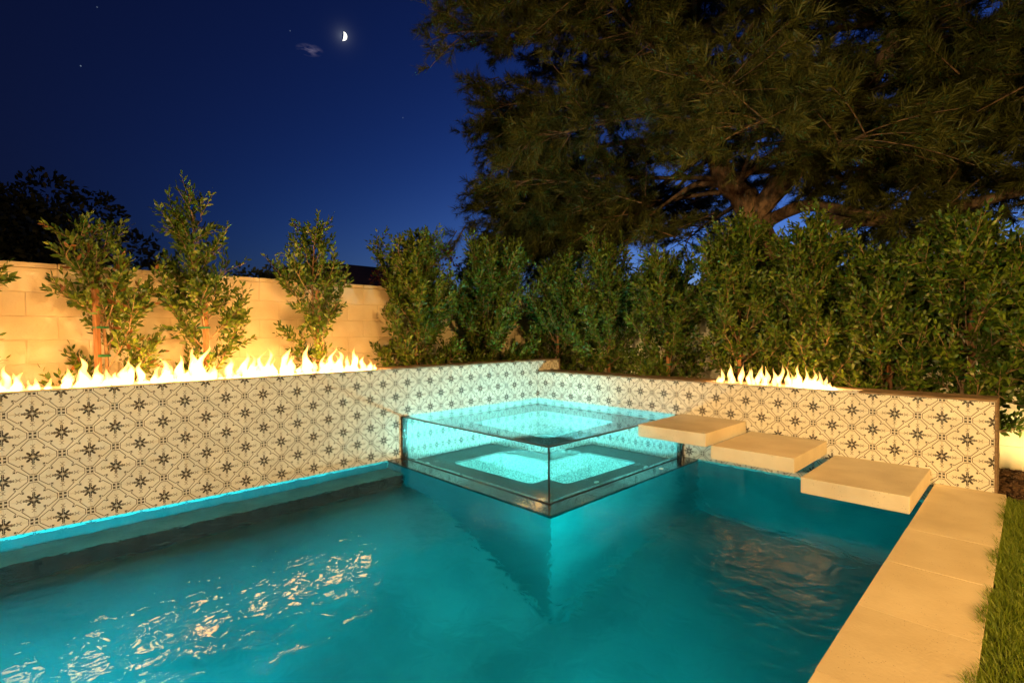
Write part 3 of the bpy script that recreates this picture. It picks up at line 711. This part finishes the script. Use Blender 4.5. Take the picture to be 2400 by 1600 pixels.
# ------------------------------------------------------------------ big pine behind the right garden wall
def pine():
    g = np.random.default_rng(5)
    root = empty('pine_tree', (2.3, 2.9, .09)); tag(root, 'huge dark pine with thick forked limbs spreading over the hedge', 'tree')
    O = np.array([2.3, 2.9, .09])
    tp = np.array([(2.34, 2.9, -.2), (2.27, 2.9, 1.37), (1.78, 2.9, 3.25), (1.41, 2.87, 3.8), (1.24, 2.85, 4.39), (1.13, 2.8, 4.9), (.95, 2.85, 5.75), (.83, 2.95, 6.8), (.8, 3.0, 8.2), (.85, 3.05, 9.8), (.85, 3.05, 11.4)])
    def smooth_path(p, n=6):
        p = np.asarray(p, float); k = len(p); out = []
        for i in range(k - 1):
            a, b, c, d = p[max(i - 1, 0)], p[i], p[i + 1], p[min(i + 2, k - 1)]
            for t in np.linspace(0, 1, n, endpoint=False):
                out.append(.5 * ((2 * b) + (-a + c) * t + (2 * a - 5 * b + 4 * c - d) * t * t + (-a + 3 * b - 3 * c + d) * t ** 3))
        out.append(p[-1]); return np.array(out)
    tr = Geo(); sp = smooth_path(tp); tr.tube(sp - O, np.interp(np.linspace(0, 1, len(sp)), [0, .2, .4, .7, 1], [.27, .21, .15, .10, .02]) * (1 + .06 * np.sin(np.arange(len(sp)) * 2.1)), 12)
    link('trunk', tr.mesh('trunk', pinebark_m, True), root)
    LIMBS = [([(1.86, 2.9, 3.14), (2.24, 2.8, 3.5), (2.61, 2.7, 3.75), (2.92, 2.65, 3.91), (3.34, 2.6, 4.44), (3.65, 2.6, 5.05), (3.9, 2.7, 6.4), (4.2, 2.8, 7.6)], .17, .05),
             ([(2.61, 2.7, 3.75), (2.98, 2.5, 3.47), (3.17, 2.3, 3.27), (3.4, 2.1, 3.2)], .06, .02),
             ([(2.00, 2.88, 3.0), (2.56, 2.5, 3.06), (2.92, 2.35, 2.98), (3.51, 2.2, 2.74)], .10, .05),
             ([(2.9, 2.5, 2.8), (3.59, 2.5, 2.75), (3.92, 2.5, 2.81), (4.31, 2.5, 2.77), (4.9, 2.4, 2.85), (5.8, 2.3, 3.0)], .10, .04),
             ([(1.37, 2.87, 4.08), (.77, 2.6, 4.46), (.36, 2.2, 4.5), (-.13, 1.8, 4.46), (-.7, 1.5, 4.3)], .08, .025),
             ([(1.58, 2.87, 3.62), (1.09, 2.7, 3.76), (.78, 2.5, 3.58), (.4, 2.3, 3.3)], .07, .02),
             ([(1.26, 2.8, 4.37), (.53, 3.2, 4.22), (-.5, 3.6, 4.04), (-1.6, 3.8, 3.9)], .07, .02),
             ([(2.5, 2.75, 3.7), (2.5, 2.2, 4.3), (2.55, 1.6, 4.8)], .06, .02)]
    for pts, r0, r1 in LIMBS:
        s_ = smooth_path(pts, 5); gg = Geo(); gg.tube(s_ - O, np.linspace(r0, r1, len(s_)) * (1 + .05 * np.sin(np.arange(len(s_)) * 1.7)), 9)
        link('limb', gg.mesh('limb', pinebark_m, True), root)
    # generic limbs carry the crown
    tw = Geo(); P, D, Ls = [], [], []
    C0 = np.array([1.55, 2.7, 6.4]); RAD = np.array([4.75, 3.6, 4.9])
    nl = 120
    for b in range(nl):
        h = 3.3 + 7.6 * (b + .5) / nl
        az = b * 2.39996 + g.uniform(-.3, .3)
        base = np.array([np.interp(h, tp[:, 2], tp[:, k]) for k in range(3)])
        if b % 3 == 0 and h < 7.5: base = np.array([3.2 + g.uniform(-.3, .5), 2.6, max(h, 4.2)])
        hd = np.array([math.cos(az), math.sin(az), 0]); rise = g.uniform(.05, .5) * (1 if h > 4.5 else .35)
        # length until the envelope
        Lm = 0
        for q in np.linspace(.3, 6.5, 50):
            pt = base + hd * q + np.array([0, 0, rise * q - .05 * q * q])
            if (((pt - C0) / RAD) ** 2).sum() > 1: break
            Lm = q
        if Lm < .8: continue
        Lm *= g.uniform(.88, 1.08)
        ss = np.linspace(0, 1, 9)[:, None]
        pts = base + hd * Lm * ss + np.array([0, 0, 1.]) * (rise * Lm * ss - (.05 * Lm * Lm) * ss ** 2) + np.cumsum(g.normal(0, .045, (9, 3)), 0) * ss
        tw.tube(pts - O, np.linspace(.045, .010, 9), 5, cap=False)
        nsb = int(Lm * 8.5)
        for k in range(nsb):
            u = g.uniform(.30, 1.0) if k > 2 else 1 - .06 * k
            p0 = np.array([np.interp(u, ss[:, 0], pts[:, q]) for q in range(3)])
            sd = np.array([-hd[1], hd[0], 0]) * (1 if k % 2 else -1)
            dd = unit(hd * g.uniform(.3, 1.0) + sd * g.uniform(.3, 1.1) + np.array([0, 0, g.uniform(-.45, .45)]))
            sl = g.uniform(.45, 1.05)
            q = np.linspace(0, 1, 5)[:, None]
            sb = p0 + dd * sl * q + np.array([0, 0, .12]) * q * q * g.uniform(-2.2, 1.6)
            tw.tube(sb - O, np.linspace(.010, .004, 5), 3, cap=False)
            npl = 6
            for j in range(npl):
                uu = .25 + .75 * (j + 1) / npl
                pp = np.array([np.interp(uu, q[:, 0], sb[:, z]) for z in range(3)])
                pd = unit(dd * .9 + g.normal(0, .55, 3) + np.array([0, 0, .18])) if j < npl - 1 else unit(dd + np.array([0, 0, .3]))
                P.append(pp); D.append(pd); Ls.append(g.uniform(.16, .34))
    # low hanging sprays at the left under the crown
    for k in range(860):
        if k < 240: c = np.array([-.7 + g.normal(0, .95), 1.9 + g.normal(0, .5), 3.35 + g.normal(0, .34)])
        elif k < 420: c = np.array([-2.0 + g.normal(0, .45), 2.2 + g.normal(0, .6), 4.5 + g.normal(0, .8)])
        elif k < 620: c = np.array([g.uniform(2.8, 7.2), 2.6 + g.normal(0, .45), 3.7 + abs(g.normal(0, .45))])
        else: c = np.array([g.uniform(3.2, 8.0), 2.9 + g.normal(0, .4), g.uniform(2.5, 3.9)])
        dd = unit(np.array([-.5, -.35, -.25]) + g.normal(0, .4, 3))
        sb = c + dd * .55 * np.linspace(0, 1, 4)[:, None]
        tw.tube(sb - O, np.linspace(.012, .004, 4), 3, cap=False)
        for j in range(7):
            P.append(sb[0] + (sb[-1] - sb[0]) * (.1 + .9 * j / 6)); D.append(unit(dd + g.normal(0, .5, 3) + [0, 0, .1])); Ls.append(g.uniform(.2, .34))
    P, D, Ls = np.array(P), np.array(D), np.array(Ls)
    link('branches', tw.mesh('branches', pinebark_m, True), root)
    # needles
    K = 62; n = len(P)
    t = g.uniform(0, 1, (n, K, 1)); az = g.uniform(0, 6.283, (n, K, 1))
    a = unit(np.cross(D, np.array([.31, .2, 1.]))); b_ = np.cross(D, a)
    base = P[:, None] + D[:, None] * Ls[:, None, None] * t
    nd = unit(D[:, None] * g.uniform(.5, 1.25, (n, K, 1)) + (np.cos(az) * a[:, None] + np.sin(az) * b_[:, None]) * .85 + g.normal(0, .1, (n, K, 3)))
    ln_ = g.uniform(.10, .17, (n, K, 1))
    sd = unit(np.cross(nd, g.normal(0, 1, (n, K, 3)))) * .0050
    v = np.stack([base - sd, base + sd, base + nd * ln_ - np.array([0, 0, .008])], 2).reshape(-1, 3) - O
    f = np.arange(len(v)).reshape(-1, 3)
    o = link('needles', mesh_np('needles', v, f, needle_m), root); tag(o, kind='stuff')
pine()

# ------------------------------------------------------------------ far vegetation beyond the walls
def clump_tree(name, label, cat, base, blobs, nleaf, size, mat, trunk_h, seed, tr=.2, group=None):
    g = np.random.default_rng(seed); root = empty(name, base); tag(root, label, cat, group)
    V = []; Fs = []; cnt = 0; tg = Geo()
    tg.tube([(0, 0, -.2), (.1, 0, trunk_h * .5), (0, .05, trunk_h)], [tr, tr * .8, tr * .5], 8)
    for (bx_, by, bz, r) in blobs:
        tg.tube([(0, 0, trunk_h * .8), (bx_ * .5, by * .5, (trunk_h + bz) * .5), (bx_, by, bz)], [tr * .4, tr * .25, tr * .08], 5)
        n = int(nleaf * r * r); d = unit(g.normal(0, 1, (n, 3))); rr = r * g.uniform(.35, 1.0, (n, 1)) ** .5 * (1 + .25 * np.sin(d[:, :1] * 7 + seed) * np.cos(d[:, 2:] * 6))
        c = np.array([bx_, by, bz]) + d * rr * np.array([1, 1, .85])
        v, f = leaves(c, d + g.normal(0, .8, (n, 3)), g.uniform(.7, 1.3, n) * size, g, .55); V.append(v); Fs.append(f + cnt); cnt += len(v)
    link('trunk', tg.mesh('trunk', pinebark_m), root)
    link('crown', mesh_np('crown', np.concatenate(V), np.concatenate(Fs), mat), root)
    return root
g = np.random.default_rng(3)
blobs = [(g.uniform(-2.2, 2.0), g.uniform(-2.3, 1.3), g.uniform(2.6, 4.3), g.uniform(.5, .85)) for _ in range(26)]
blobs += [(0, 1.15, 4.5, .62), (0, .3, 4.75, .62), (0, -.8, 4.4, .65), (0, 1.95, 3.6, .6), (0, 2.35, 2.9, .5), (.2, 1.9, 2.5, .55), (0, -1.8, 4.3, .6), (0, -2.4, 4.0, .7)]
clump_tree('shade_tree', 'black silhouette of a round tree beyond the garden wall at far left', 'tree', (-12, -5.0, .09), blobs, 900, .14, darkleaf_m, 2.4, 4, .25)
clump_tree('round_shrub', 'small dark round shrub showing over the garden wall left of centre', 'shrub', (-4.0, -2.2, .09), [(0, .12, 2.2, .30), (0, -.35, 2.1, .28), (.1, .3, 2.05, .25), (0, -.1, 1.9, .4)], 5000, .07, darkleaf_m, 1.7, 9, .05)
clump_tree('bougainvillea', 'dark red bougainvillea shrub showing over the wall between two ficus trees', 'shrub', (-3.0, -.2, .09), [(0, -.5, 2.15, .28), (0, .1, 2.5, .45), (.1, .6, 2.6, .4), (-.1, -.2, 2.2, .4), (0, .5, 2.1, .4)], 2200, .055, redleaf_m, 1.6, 12, .05)
# neighbouring house, only its low roof edge shows
nh = empty('neighbour_house', (-14, 3, .09)); tag(nh, 'dark low roof of a neighbouring house between the ficus trees', 'house')
box('wall', -17, -11.6, .3, 7, .0, 2.9, block_m, nh)
o = link('roof', poly_mesh('roof', [(-17.6, -.2, 2.9), (-11, -.2, 2.9), (-11, 7.6, 2.9), (-17.6, 7.6, 2.9), (-15.5, 2.2, 4.0), (-13.1, 2.2, 4.0), (-13.1, 5.2, 4.0), (-15.5, 5.2, 4.0)],
    [(0, 1, 5, 4), (1, 2, 6, 5), (2, 3, 7, 6), (3, 0, 4, 7), (4, 5, 6, 7), (3, 2, 1, 0)], roof_m), nh); o.matrix_parent_inverse = Matrix.Translation((14, -3, -.09))

# ------------------------------------------------------------------ garden spotlights at the foot of the right garden wall
def spotlight(x, y, aim, power, label):
    root = empty('garden_spotlight', (x, y, .09)); tag(root, label, 'light fitting', 'garden spotlights')
    gg = Geo(); gg.tube([(0, 0, -.1), (0, 0, .06)], .008, 8); link('spike', gg.mesh('spike', seal_m), root)
    d = unit(np.array(aim, float) - np.array([x, y, .17])); gg = Geo(); a = np.array([0, 0, .085])
    gg.tube([a - d * .05, a - d * .04, a + d * .04, a + d * .06], [.018, .03, .034, .036], 14, cap=False); link('head', gg.mesh('head', seal_m, True), root)
    l = lamp('spot_beam', 'SPOT', (0, 0, .085), power, (1.0, .68, .25), .03, spot=125, blend=.7)
    l.location = tuple(a + d * .065); l.rotation_euler = Vector(d).to_track_quat('-Z', 'Y').to_euler(); l.parent = root
spotlight(4.86, .62, (4.80, 1.2, .75), 36, 'small garden spotlight hidden in the mulch by the right end of the lower wall')
spotlight(.55, .78, (.75, 1.2, .9), 45, 'small garden spotlight hidden behind the lower wall near the corner')

# ------------------------------------------------------------------ grass and mulch
g = np.random.default_rng(8)
n = 72000
bx_ = 4.70 + 1.1 * g.uniform(0, 1, n) ** 1.3; by = g.uniform(-4.2, -.08, n)
edge = 4.722 + .012 * np.sin(by * 9) + .01 * np.sin(by * 23)
keep = bx_ > edge - .012; bx_, by = bx_[keep], by[keep]; n = len(bx_)
h = g.uniform(.022, .05, n) * (1 + .25 * np.sin(bx_ * 11) * np.sin(by * 8))
az = g.uniform(0, 6.283, n); w = g.uniform(.0012, .0022, n)
b0 = np.stack([bx_, by, np.full(n, .124)], 1); sd = np.stack([np.cos(az), np.sin(az), np.zeros(n)], 1) * w[:, None]
ln_ = g.normal(0, .45, (n, 2)); ln_[:, 0] -= .25 * (bx_ < 4.76)
tip = b0 + np.stack([ln_[:, 0] * h, ln_[:, 1] * h, h], 1); md = b0 + (tip - b0) * .55 + np.array([0, 0, 1]) * (h * .12)[:, None]
v = np.stack([b0 - sd, b0 + sd, md - sd * .8, md + sd * .8, tip], 1).reshape(-1, 3)
f = (np.array([(0, 1, 3), (0, 3, 2), (2, 3, 4)])[None] + (np.arange(n) * 5)[:, None, None]).reshape(-1, 3)
tag(link('grass', mesh_np('grass', v, f, grass_m)), 'short green grass blades of the lawn along the coping', 'grass', kind='stuff')
n = 7000
c = np.stack([g.uniform(4.6, 6.2, n), g.uniform(-.04, 1.15, n), .092 + g.uniform(0, .022, n)], 1)
d = unit(np.concatenate([g.normal(0, 1, (n, 2)), g.normal(0, .25, (n, 1))], 1)); s_ = unit(np.cross(d, g.normal(0, .25, (n, 3)) + [0, 0, 1])); u = np.cross(s_, d)
L_, W_, H_ = g.uniform(.012, .04, (n, 1)), g.uniform(.004, .011, (n, 1)), g.uniform(.002, .005, (n, 1))
cs = [(-1, -1, -1), (1, -1, -1), (1, 1, -1), (-1, 1, -1), (-1, -1, 1), (1, -1, 1), (1, 1, 1), (-1, 1, 1)]
v = np.stack([c + d * L_ * a * .5 + s_ * W_ * b + u * H_ * e for a, b, e in cs], 1).reshape(-1, 3)
f = (np.array([(0, 3, 2, 1), (4, 5, 6, 7), (0, 1, 5, 4), (1, 2, 6, 5), (2, 3, 7, 6), (3, 0, 4, 7)])[None] + (np.arange(n) * 8)[:, None, None]).reshape(-1, 4)
tag(link('mulch', mesh_np('mulch', v, f, chip_m)), 'brown bark mulch on the bed beyond the lower wall', 'mulch', kind='stuff')

# ------------------------------------------------------------------ moon
bm = bmesh.new(); bmesh.ops.create_uvsphere(bm, u_segments=32, v_segments=24, radius=1)
r_ = (RIGHT - MOON * RIGHT.dot(MOON)).normalized(); u_ = MOON.cross(r_) * -1
sun = (r_ * .80 - u_ * .24 + MOON * .16).normalized()   # lit side: right and a little below, slightly behind
bmesh.ops.bisect_plane(bm, geom=bm.verts[:] + bm.edges[:] + bm.faces[:], plane_co=(0, 0, 0), plane_no=sun, clear_inner=True)
ed = [e for e in bm.edges if e.is_boundary]
bmesh.ops.contextual_create(bm, geom=ed)
me = bpy.data.meshes.new('moon'); bm.to_mesh(me); bm.free()
me.materials.append(emis('moon_lit', (1.0, .97, .88), 2.2)); me.materials.append(emis('moon_night', (.006, .014, .06), 1.0))
for pl in me.polygons:
    if pl.normal.dot(sun) < -.9: pl.material_index = 1
mo = link('moon', me); mo.location = Vector(cam.matrix_world.translation) + MOON * 600; mo.scale = (4.0,) * 3
tag(mo, kind='structure')
